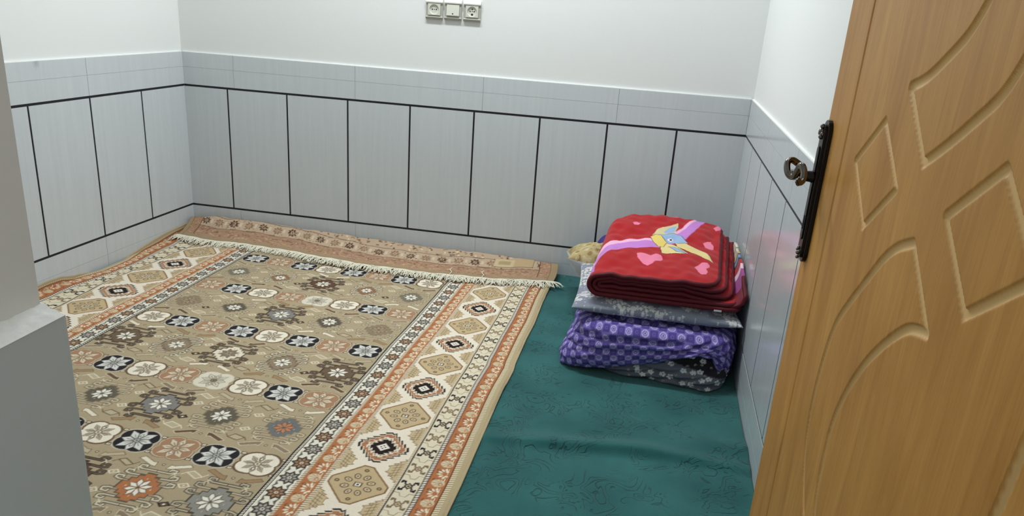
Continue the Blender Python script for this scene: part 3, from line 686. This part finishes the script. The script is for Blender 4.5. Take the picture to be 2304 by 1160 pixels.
# ------------------------------------------------------------------ sockets and switch on the back wall
def outlet(name, x0, z0, kind, label, cat, group=None):
    w_, h_ = .0755, .084; t = empty(name, (x0+w_/2, LD, z0)); tag(t, label, cat, group)
    yb = LD; f = MB(); f.box(x0, x0+w_, yb-.008, yb, z0, z0+h_)
    f.build('frame', M_plast2, t, bevel=.0015)
    f = MB(); f.prism([(yb-.001, z0+h_-.015), (yb-.013, z0+h_-.015), (yb-.014, z0+h_-.010), (yb-.010, z0+h_+.002), (yb-.001, z0+h_+.002)], lambda y, z: (x0-.0005, y, z), lambda y, z: (x0+w_+.0005, y, z)); f.build('top_cap', M_cap, t, bevel=.0008)
    f = MB(); f.prism([(yb-.001, z0), (yb-.009, z0+.001), (yb-.013, z0+.010), (yb-.010, z0+.013), (yb-.001, z0+.013)], lambda y, z: (x0-.0005, y, z), lambda y, z: (x0+w_+.0005, y, z)); f.build('bottom_rim', M_plast2, t, bevel=.0008)
    cx, cz = x0+w_/2, z0+.042
    if kind == 'switch':
        f = MB(); f.prism([(yb-.006, cz-.022), (yb-.016, cz-.0225), (yb-.011, cz+.0235), (yb-.006, cz+.0235)], lambda y, z: (cx-.028, y, z), lambda y, z: (cx+.028, y, z)); rk = f.build('rocker', M_plast, t, bevel=.001)
        f = MB(); f.tube([(cx, yb-.0145, cz-.014), (cx, yb-.0162, cz-.014)], .0026, 12); f.build('indicator', M_plate, rk)
    else:
        f = MB(); ro = .021; nseg = 32
        # square insert with a round well
        V = []; sq = []
        for k in range(nseg):
            a = 2*PI*k/nseg+PI/4; cu, su = math.cos(a), math.sin(a); m_ = max(abs(cu), abs(su)); sq.append((cx+.0275*cu/m_, cz+.0235*su/m_))
        for (x_, z_) in sq: V.append((x_, yb-.0135, z_))
        for k in range(nseg): a = 2*PI*k/nseg+PI/4; V.append((cx+ro*math.cos(a), yb-.0135, cz+ro*math.sin(a)))
        for k in range(nseg): a = 2*PI*k/nseg+PI/4; V.append((cx+(ro-.002)*math.cos(a), yb-.0084, cz+(ro-.002)*math.sin(a)))
        for (x_, z_) in sq: V.append((x_, yb-.004, z_))
        V.append((cx, yb-.0084, cz)); F = []
        for k in range(nseg):
            k2 = (k+1) % nseg; F += [(k, k2, nseg+k2, nseg+k), (nseg+k, nseg+k2, 2*nseg+k2, 2*nseg+k), (2*nseg+k, 2*nseg+k2, 4*nseg), (k, k2, 3*nseg+k2, 3*nseg+k)]
        f.add(V, F); ins = f.build('socket_insert', M_plast, t)
        f = MB()
        holes = [(-.009, 0, .0028), (.009, 0, .0028), (0, 0, .0020)] if kind == 'two' else [(-.009, .001, .0028), (.009, .001, .0028), (0, .010, .0030), (0, .002, .002), (0, -.012, .0045)]
        for hx_, hz_, hr in holes: f.tube([(cx+hx_, yb-.0080, cz+hz_), (cx+hx_, yb-.0090, cz+hz_)], hr, 12)
        f.build('pin_holes', M_dark, ins)
    return t
outlet('wall_socket', 1.1835, 1.1115, 'two', 'leftmost white wall socket with three small holes, left of the switch', 'socket')
outlet('light_switch', 1.2675, 1.1125, 'switch', 'white rocker light switch between two sockets', 'switch')
outlet('wall_socket', 1.3525, 1.1125, 'tel', 'white wall socket with a keyed hole, right of the switch', 'socket')

# ------------------------------------------------------------------ bedding
def drape(name, cx, cy, hx, hy, ztop, zlow, patt, mat, disp=None, bulge=.012, n=300, ysl=None, seed=1, p=5.0, wr=.004, warp=None):
    a = np.linspace(-1, 1, n); Aa, Bb = np.meshgrid(a, a); r = np.maximum(np.abs(Aa), np.abs(Bb)); r = np.maximum(r, 1e-6)
    dx, dy = Aa/r, Bb/r; k = (np.abs(dx)**p+np.abs(dy)**p)**(1/p)
    ox, oy = dx/k*hx, dy/k*hy                      # rounded rectangle outline
    rc = .62                                       # r below: top, above: side
    tt = np.clip(r/rc, 0, 1); ss = np.clip((r-rc)/(1-rc), 0, 1)
    ex = cx+ox; ey = cy+oy; zl = zlow(ex, ey); zt_ = ztop(cx+ox*tt, cy+oy*tt)
    inset = .035
    cr = smooth(tt*1.0)
    ang = np.clip(ss/.25, 0, 1)*PI/2
    sc_x = 1-inset/hx; sc_y = 1-inset/hy
    x = cx+ox*(tt*sc_x+(1-sc_x)*np.sin(ang)); y = cy+oy*(tt*sc_y+(1-sc_y)*np.sin(ang))
    z = zt_-.030*(1-np.cos(ang)); z = z+(zl-z)*np.clip((ss-.2)/.8, 0, 1)
    f = np.clip((ss-.1)/.9, 0, 1); b_ = bulge*np.sin(PI*f)
    x += b_*ox/hx; y += b_*oy/hy
    if disp is not None:
        dd = disp(x, y, z)*smooth(ss*5); x += dd*ox/np.hypot(ox, oy)*0.3; y += dd*oy/np.hypot(ox, oy)
    wn = wr*nz(x+z, y-z*.7, .11, seed)+wr*.6*nz(x-z, y+z, .05, seed+1)
    z = z+wn*(1-ss)*smooth((1-tt)*8+.2); y = y-wn*.5*ss
    if warp is not None: x, y = warp(x, y, z)
    z = np.maximum(z, .010)
    C_ = patt(Aa*hx*1.25, Bb*hy*1.15+0*x, x, y, z)
    return grid_mesh(name, np.stack([x, y, z], -1), mat, None, C_, solid=.004, offset=-1)
def fl_mask(x, y, cell, rad, seed, keep=.6, petals=5):
    i = np.floor(x/cell).astype(int); j = np.floor(y/cell).astype(int); out = np.zeros(x.shape)
    for di in (-1, 0, 1):
        for dj in (-1, 0, 1):
            a = i+di; b = j+dj; h = np.sin(a*127.1+b*311.7+seed)*43758.5453; h = h-np.floor(h); h2 = np.sin(a*269.5+b*183.3+seed)*43758.5453; h2 = h2-np.floor(h2); h3 = (h*7.31+h2*3.7) % 1
            cx_, cy_ = (a+.2+.6*h)*cell, (b+.2+.6*h2)*cell; dx_, dy_ = x-cx_, y-cy_; rr_ = np.hypot(dx_, dy_); th_ = np.arctan2(dy_, dx_)
            R_ = rad*(.62+.38*np.abs(np.cos(petals/2*th_+h*6))); m_ = (rr_ < R_) & (rr_ > rad*.16) & (h3 < keep); out = np.maximum(out, m_)
    return out
# purple quilt cover: checks of darker squares and pale rings
def pat_purple(s, t, x, y, z):
    c = .026; i = np.floor(s/c); j = np.floor(t/c); fu = (s/c-i)-.5; fv = (t/c-j)-.5; par = ((i+j) % 2) == 0; r_ = np.hypot(fu, fv)
    C_ = np.zeros(s.shape+(3,)); C_[:] = (118, 106, 178)
    C_[~par & (np.maximum(np.abs(fu), np.abs(fv)) < .44)] = (80, 68, 142)
    C_[par & (r_ < .42) & (r_ > .31)] = (190, 182, 226); C_[par & (r_ < .20)] = (166, 158, 212); C_[par & (r_ < .09)] = (84, 72, 140)
    C_[~par & (r_ < .22) & (r_ > .12)] = (104, 92, 160)
    return C_
F1 = ([1.96, 2.0, 2.2, 2.4, 2.5, 2.56, 2.59], [.135, .135, .150, .162, .155, .09, .05])
F2 = ([1.96, 2.0, 2.2, 2.35, 2.46, 2.52, 2.56, 2.59], [.085, .095, .108, .132, .142, .105, .045, .02])
LOW = ([1.95, 2.02, 2.12, 2.2, 2.33, 2.44, 2.485, 2.52, 2.55, 2.6], [.0, .005, .028, .048, .085, .122, .118, .05, .015, .010])
def disp_purple(x, y, z):
    l1 = np.interp(x, *F1); l2 = np.interp(x, *F2); l0 = np.interp(x, *LOW)
    def bl(a, b): f = np.clip((z-b)/np.maximum(a-b, .01), 0, 1); return np.sqrt(np.maximum(np.sin(PI*f), 0))
    dd = np.where(z > l1, .010*bl(np.full_like(z, .21), l1), np.where(z > l2, .014*bl(l1, l2)-.004, .016*bl(l2, l0)-.002))
    dd = dd+.0058*np.sin((z*1.0-x*.22)*190+3*np.sin(x*14))*(.4+.6*smooth((x-2.30)/.12))
    dd = dd+.004*np.sin((x+z*.8)*120)*smooth((2.10-x)/.06)+.008*np.sin((x*1.0-z*.35)*150)*smooth((x-2.50)/.03)
    return dd*smooth((-.6-y)/.1)
q = drape('purple_quilt_cover', 2.272, -.545, .300, .420, lambda x, y: .192-.085*smooth((y+.50)/.25)-.0*x, lambda x, y: np.where(y < -.8, np.interp(x, *LOW), .012), pat_purple, M_cloth, disp_purple, seed=21, n=420,
          warp=lambda x, y, z: (x+(.075*smooth((y+.93)/.22)+.030*smooth(z/.19)*smooth((-.80-y)/.1)-.020*smooth((.14-z)/.1))*smooth((2.28-x)/.28), y-.030*smooth((2.05-x)/.08)*smooth((-.85-y)/.08)*smooth((.08-z)/.08)))
tag(q, 'rumpled purple cover printed with pale rings, under the grey floral pillow', 'bedding')
# dark floral quilt under it
def pat_dark(s, t, x, y, z):
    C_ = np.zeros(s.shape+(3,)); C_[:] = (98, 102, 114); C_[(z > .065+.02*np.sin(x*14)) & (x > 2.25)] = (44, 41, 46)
    m_ = fl_mask(x*1.1, z*1.3+y*.7, .034, .013, 5.0, .55); C_[m_ > 0] = (212, 212, 214)
    m_ = fl_mask(x*1.1+.3, z*1.3+y*.7, .022, .006, 9.0, .3, 3); C_[m_ > 0] = (150, 142, 130)
    return C_
def disp_dark(x, y, z):
    l = .045+.02*np.sin(x*9+1)-.03*(x-2.3); f = np.where(z > l, (z-l)/.055, z/np.maximum(l, .01)); f = np.clip(f, 0, 1)
    return (.016*np.sqrt(np.maximum(np.sin(PI*f), 0))+.004*np.sin((z-x*.2)*230))*smooth((-.6-y)/.1)
q = drape('dark_floral_quilt', 2.325, -.60, .238, .345, lambda x, y: .142-.06*smooth((y+.50)/.25), lambda x, y: np.full_like(x, .010), pat_dark, M_cloth, disp_dark, seed=31, n=300, bulge=.008,
          warp=lambda x, y, z: (x, y-.034*smooth((x-2.25)/.25)*smooth((-.85-y)/.08)*smooth((.10-z)/.07)))
tag(q, 'dark grey quilt with white flowers at the very bottom of the bedding pile', 'quilt')

def cushion(name, c, hx, hy, h, rotz, tilt, patt, mat, n=220, p=4, seed=3, wr=.003, ear=.07):
    a = np.linspace(-1, 1, n); a = np.sign(a)*(1-(1-np.abs(a))**1.5); Aa, Bb = np.meshgrid(a, a)
    f = np.clip((1-np.abs(Aa)**p)*(1-np.abs(Bb)**p), 0, 1)**.5
    x = Aa*hx*(1-ear*(1-Bb**2)**1.0*np.abs(Aa)); y = Bb*hy*(1-ear*(1-Aa**2)*np.abs(Bb))
    wn = wr*nz(x, y, .09, seed)+wr*.5*nz(x, y, .04, seed+2)
    out = []
    R_ = Matrix.Rotation(rotz, 3, 'Z') @ Matrix.Rotation(tilt[0], 3, 'X') @ Matrix.Rotation(tilt[1], 3, 'Y'); Rn = np.array(R_)
    me_parts = []
    for s in (1, -1):
        z = s*f*h/2+wn*(f if s > 0 else f*.4)
        P = np.stack([x, y, z], -1) @ Rn.T + np.array(c); me_parts.append((P, patt(x, y, s)))
    P = np.concatenate([me_parts[0][0], me_parts[1][0][::-1]], 0); C_ = np.concatenate([me_parts[0][1], me_parts[1][1][::-1]], 0)
    # top runs b=-1..1, bottom back b=1..-1: closed belt along b
    o = grid_mesh(name, P, mat, None, C_)
    me = o.data; bm = bmesh.new(); bm.from_mesh(me); bmesh.ops.remove_doubles(bm, verts=[v for v in bm.verts if v.is_boundary or v.index // n in (0, n-1, n, 2*n-1)], dist=1e-5); bm.to_mesh(me); bm.free(); me.shade_smooth()
    return o
def pat_grey(x, y, s):
    C_ = np.zeros(x.shape+(3,)); C_[:] = (136, 141, 156)
    cl = nz(x, y, .16, 77)
    m_ = (fl_mask(x, y, .014, .0065, 2.0, .9) > 0) & (cl > .15); C_[m_] = (216, 216, 214)
    m_ = (fl_mask(x, y, .030, .010, 6.0, .5) > 0) & (cl > -.5); C_[m_] = (206, 207, 206)
    m_ = (fl_mask(x+.5, y, .020, .003, 3.0, .6) > 0); C_[m_] = (190, 192, 194)
    return C_
q = cushion('grey_floral_pillow', (2.284, -.690, .2270), .288, .235, .078, 0.02, (.0, .0), pat_grey, M_cloth, seed=41, ear=.04)
tag(q, 'flat grey pillow with white lace flowers, directly under the red blanket', 'pillow')
def pat_gold(x, y, s):
    C_ = np.zeros(x.shape+(3,))
    if s < 0: C_[:] = (222, 226, 228); return C_
    C_[:] = (178, 162, 118); n_ = nz(x, y, .03, 55); C_[(n_ > 1.0)] = (146, 124, 82); C_[(n_ < -.9)] = (196, 184, 146)
    return C_
q = cushion('gold_pillow', (2.165, -.320, .178), .245, .16, .165, .10, (-.22, .17), pat_gold, M_cloth, seed=51, p=3.2, ear=.06)
tag(q, 'gold brocade pillow with white underside, sticking out behind the pile', 'pillow')
# scrap of dark violet cloth pinched between the gold pillow and the wall tiles
def pat_v(x, y, s): C_ = np.zeros(x.shape+(3,)); C_[:] = (74, 60, 128); return C_
q = cushion('violet_cloth', (2.095, -.085, .131), .075, .06, .240, .1, (0, 0), pat_v, M_cloth, n=90, seed=61, p=2.4)
tag(q, 'small violet cloth bundle behind the gold pillow by the wall', 'cloth')

# ---- red blanket, folded in nested turns, open side to the right wall
RED_ = {'ribbon': [(2.054, -0.863), (2.052, -0.809), (2.061, -0.742), (2.087, -0.675), (2.125, -0.629), (2.171, -0.601), (2.226, -0.578), (2.26, -0.575), (2.294, -0.552), (2.336, -0.503), (2.373, -0.435), (2.404, -0.367), (2.431, -0.308), (2.468, -0.303), (2.443, -0.365), (2.415, -0.442), (2.385, -0.513), (2.342, -0.565), (2.294, -0.614), (2.254, -0.626), (2.201, -0.656), (2.147, -0.675), (2.109, -0.706), (2.079, -0.761), (2.061, -0.822)], 'pale': [(2.052, -0.809), (2.061, -0.742), (2.087, -0.675), (2.125, -0.629), (2.171, -0.601), (2.226, -0.578), (2.26, -0.575), (2.26, -0.553), (2.225, -0.556), (2.17, -0.571), (2.123, -0.594), (2.084, -0.641), (2.062, -0.7), (2.05, -0.762)], 'pale2': [(2.336, -0.503), (2.373, -0.435), (2.404, -0.367), (2.431, -0.308), (2.424, -0.306), (2.397, -0.349), (2.363, -0.425), (2.33, -0.486)], 'wing': [(2.256, -0.521), (2.273, -0.465), (2.295, -0.426), (2.324, -0.402), (2.357, -0.372), (2.353, -0.416), (2.34, -0.478), (2.309, -0.493), (2.281, -0.507)], 'wingb': [(2.298, -0.477), (2.32, -0.422), (2.351, -0.393), (2.341, -0.464), (2.319, -0.484)], 'head': [(2.249, -0.538), (2.267, -0.511), (2.288, -0.512), (2.31, -0.56), (2.298, -0.604), (2.277, -0.605), (2.26, -0.58)], 'body': [(2.281, -0.507), (2.337, -0.479), (2.365, -0.491), (2.389, -0.547), (2.356, -0.564), (2.308, -0.561)], 'tail': [(2.343, -0.55), (2.384, -0.556), (2.419, -0.591), (2.451, -0.628), (2.473, -0.699), (2.45, -0.686), (2.42, -0.659), (2.375, -0.628), (2.348, -0.607)], 'wing2': [(2.288, -0.607), (2.305, -0.562), (2.335, -0.588), (2.361, -0.625), (2.387, -0.658), (2.354, -0.668), (2.324, -0.66), (2.291, -0.67)], 'wing2b': [(2.318, -0.604), (2.345, -0.617), (2.38, -0.66), (2.348, -0.65)], 'eye': [(2.31, -0.535), (2.326, -0.519), (2.337, -0.53), (2.326, -0.545)], 'eyeb': [(2.319, -0.53), (2.328, -0.524), (2.332, -0.532), (2.325, -0.539)], 'h1': [(2.204, -0.703), (2.228, -0.701), (2.252, -0.711), (2.271, -0.689), (2.289, -0.697), (2.295, -0.723), (2.288, -0.749), (2.268, -0.758), (2.259, -0.786), (2.243, -0.801), (2.227, -0.79), (2.217, -0.773), (2.206, -0.74)], 'h2': [(2.403, -0.766), (2.42, -0.742), (2.434, -0.716), (2.451, -0.715), (2.459, -0.734), (2.454, -0.756), (2.445, -0.769), (2.448, -0.795), (2.441, -0.82), (2.426, -0.824), (2.415, -0.808)], 'h3': [(2.447, -0.53), (2.465, -0.5), (2.479, -0.499), (2.479, -0.524), (2.486, -0.544), (2.481, -0.568), (2.467, -0.575), (2.454, -0.563)], 'h4': [(2.178, -0.422), (2.193, -0.401), (2.201, -0.415), (2.21, -0.416), (2.201, -0.433), (2.183, -0.438)], 'h5': [(2.331, -0.297), (2.362, -0.288), (2.367, -0.307), (2.35, -0.321), (2.336, -0.313)], 'h6': [(2.496, -0.359), (2.514, -0.336), (2.524, -0.337), (2.52, -0.366), (2.503, -0.387)]}
red = empty('red_fleece_blanket', (2.3, -.6, .27)); tag(red, 'bright red fleece blanket with pink hearts and a bird, folded on top of the pile', 'blanket')
def inpoly(X, Y, P):
    ins = np.zeros(X.shape, bool)
    for i in range(len(P)):
        ax, ay = P[i]; bx, by = P[(i+1) % len(P)]
        if ay == by: continue
        ins ^= ((ay > Y) != (by > Y)) & (X < (bx-ax)*(Y-ay)/(by-ay)+ax)
    return ins
def near_edge(X, Y, P, w_):
    out = np.zeros(X.shape, bool)
    for i in range(len(P)):
        ax, ay = P[i]; bx, by = P[(i+1) % len(P)]; dx, dy = bx-ax, by-ay; L2 = dx*dx+dy*dy+1e-12
        t = np.clip(((X-ax)*dx+(Y-ay)*dy)/L2, 0, 1); out |= np.hypot(X-ax-t*dx, Y-ay-t*dy) < w_
    return out
ZBASE = .274
def redprof(k):
    T = .350-.0150*k; B = ZBASE+.0135*k; Lx_ = 2.050+.016*k; rad_ = (T-B)/2; cz_ = (T+B)/2
    xr = [2.478, 2.505, 2.530][k]; xb = [2.572, 2.562, 2.553][k]
    P = [(x_, T) for x_ in np.linspace(xr, Lx_+rad_, 150)]
    P += [(Lx_+rad_-rad_*math.sin(a), cz_+rad_*math.cos(a)) for a in np.linspace(0, PI, 40)[1:-1]]
    P += [(x_, B) for x_ in np.linspace(Lx_+rad_, xb, 60)]
    return np.array(P)
bind = MB()
for k in range(3):
    P2 = redprof(k); ns = len(P2); nt_ = 240 if k == 0 else 60
    S = np.r_[0, np.cumsum(np.hypot(*np.diff(P2, axis=0).T))]; t = np.linspace(0, 1, nt_)
    e = S; Rr = .075; ee = np.clip(Rr-e, 0, Rr); yfront = -.895+.006*k+(Rr-np.sqrt(Rr**2-ee**2))
    e2 = S[-1]-S; ee2 = np.clip(.05-e2, 0, .05); yfront = yfront+(.05-np.sqrt(.05**2-ee2**2))
    yback = -.312-.10*smooth((2.15-P2[:, 0])/.11)**1.4-.035*smooth((.03-e)/.03)
    Yg = yfront[None, :]+(yback-yfront)[None, :]*t[:, None]
    tt = (Yg+.895)/.583
    Xg = np.broadcast_to(P2[:, 0], Yg.shape)+.045*tt*smooth((2.30-P2[:, 0])/.2)[None]*1.0+.055*tt*smooth((P2[:, 0]-2.3)/.2)[None]*(S < .8*S[-1])*((P2[:, 1] > .31))[None]
    Zg = ZBASE+(P2[:, 1]-ZBASE)[None]*(1+.80*np.clip(tt, 0, 1))
    Zg = Zg+.0025*nz(Xg, Yg, .22, 70+0*k)*(P2[:, 1] > .30)[None]+.0018*nz(Xg, Yg, .08, 75)*(P2[:, 1] > .30)[None]
    Zg = Zg-.016*smooth((Xg-2.40)/.14)*(P2[:, 1] > .30)[None]*(1-.5*tt)           # the layers sag towards the wall
    Zg = Zg+.006*np.sin(Xg*11+k)*(P2[:, 1] > .30)[None]*(1-tt)*0.5
    C_ = np.zeros(Yg.shape+(3,)); C_[:] = (172, 12, 22)
    if k == 0:
        top = np.broadcast_to((np.arange(ns) < 170)[None], Yg.shape)
        PK, PL, YE, BL, BK = (236, 128, 160), (196, 128, 206), (226, 206, 140), (150, 178, 214), (40, 34, 50)
        C_[top & inpoly(Xg, Yg, RED_['ribbon'])] = PL
        for nme in ('pale', 'pale2'): C_[top & inpoly(Xg, Yg, RED_[nme])] = (240, 180, 214)
        for nme in ('h1', 'h2', 'h3', 'h4', 'h5', 'h6'): C_[top & inpoly(Xg, Yg, RED_[nme])] = PK
        left = (np.arange(ns) >= 140)[None] & (Xg < 2.066) & (np.arange(ns) < 200)[None]
        for nme, col, oc in (('tail', YE, BK), ('wing2', YE, BK), ('wing2b', BL, BK), ('wing', (214, 200, 150), None), ('wingb', BL, None), ('body', BL, BK), ('head', (232, 206, 110), BK), ('eye', (240, 240, 235), None), ('eyeb', BK, None)):
            if oc: C_[top & near_edge(Xg, Yg, RED_[nme], .0022)] = oc
            C_[top & inpoly(Xg, Yg, RED_[nme])] = col
        C_[left & (Yg > -.87) & (Yg < -.80)] = PL; C_[left & (Yg >= -.80) & (Yg < -.775)] = (240, 180, 214)
    grid_mesh('folded_layer', np.stack([Xg, Yg, Zg], -1), M_plush, red, C_, solid=.0125 if k else .0135, offset=0)
    # maroon binding along the front edge and around the free edge
    pts = [(Xg[0, i], Yg[0, i]-.001, Zg[0, i]) for i in range(ns-1, -1, -3)]
    pts += [(Xg[j, 0], Yg[j, 0], Zg[j, 0]) for j in range(2, nt_, 3 if k else 8)]
    bind.tube(pts, .0082, 9)
# inner tongue
bb = bind.build('binding', M_bind, red, smooth=True, fixn=False); bb['label'] = 'maroon edge binding'
# loose lowest flap turned up against the wall, printed with stripes
ts = np.linspace(0, 1, 120); ss_ = np.linspace(0, 1, 40); SS, TT = np.meshgrid(ss_, ts)
Yg = -.885+.50*TT; xw = W+math.sin(aR)*(-Yg)-.006
Xg = 2.50+(xw-2.50-.010)*np.sin(SS*PI/2)**.9; Zg = .280+(.045+.045*smooth(TT*2.2))*SS**2.2+.003*np.sin(TT*30)
C_ = np.zeros(Yg.shape+(3,)); C_[:] = (120, 20, 40)
for y0_, y1_, col in ((-.79, -.70, (160, 70, 140)), (-.70, -.665, (238, 200, 222)), (-.665, -.60, (186, 22, 32)), (-.60, -.585, (40, 34, 50)), (-.585, -.56, (120, 150, 190)), (-.56, -.545, (70, 66, 80)), (-.545, -.51, (206, 180, 130)), (-.51, -.47, (216, 204, 180)), (-.47, -.462, (120, 110, 100)), (-.462, -.30, (222, 214, 198))):
    C_[(Yg > y0_) & (Yg <= y1_)] = col
o = grid_mesh('striped_edge', np.stack([Xg, Yg, Zg], -1), M_plush, red, C_, solid=.010, offset=0); o['label'] = 'striped cream and red back edge of the blanket'
bm_ = MB(); bm_.tube([(Xg[0, i], Yg[0, i], Zg[0, i]) for i in range(0, 40, 2)]+[(Xg[j, -1], Yg[j, -1], Zg[j, -1]) for j in range(2, 30, 3)], .0075, 8); bm_.build('binding', M_bind, red, smooth=True, fixn=False)
# care label under the front right corner
mb = MB(); mb.box(2.475, 2.50, -.9075, -.9065, .268, .274); mb.build('care_label', simple('white_label', (225, 220, 220), .6), red)

# ------------------------------------------------------------------ ceiling lamp (the room's light, above the frame)
t = empty('ceiling_lamp', (1.35, -0.62, CEIL)); tag(t, 'white fluorescent batten lamp on the ceiling', 'lamp')
mb = MB(); mb.box(.72, 1.98, -.69, -.55, 2.69, CEIL-.001); mb.build('batten', M_cap, t, bevel=.005)
md, nt, bs = newmat('lamp_glow'); bs.inputs['Emission Color'].default_value = (.95, 1, .98, 1); bs.inputs['Emission Strength'].default_value = 4
mb = MB(); mb.box(.76, 1.94, -.67, -.57, 2.665, 2.69); mb.build('diffuser', md, t, bevel=.01)
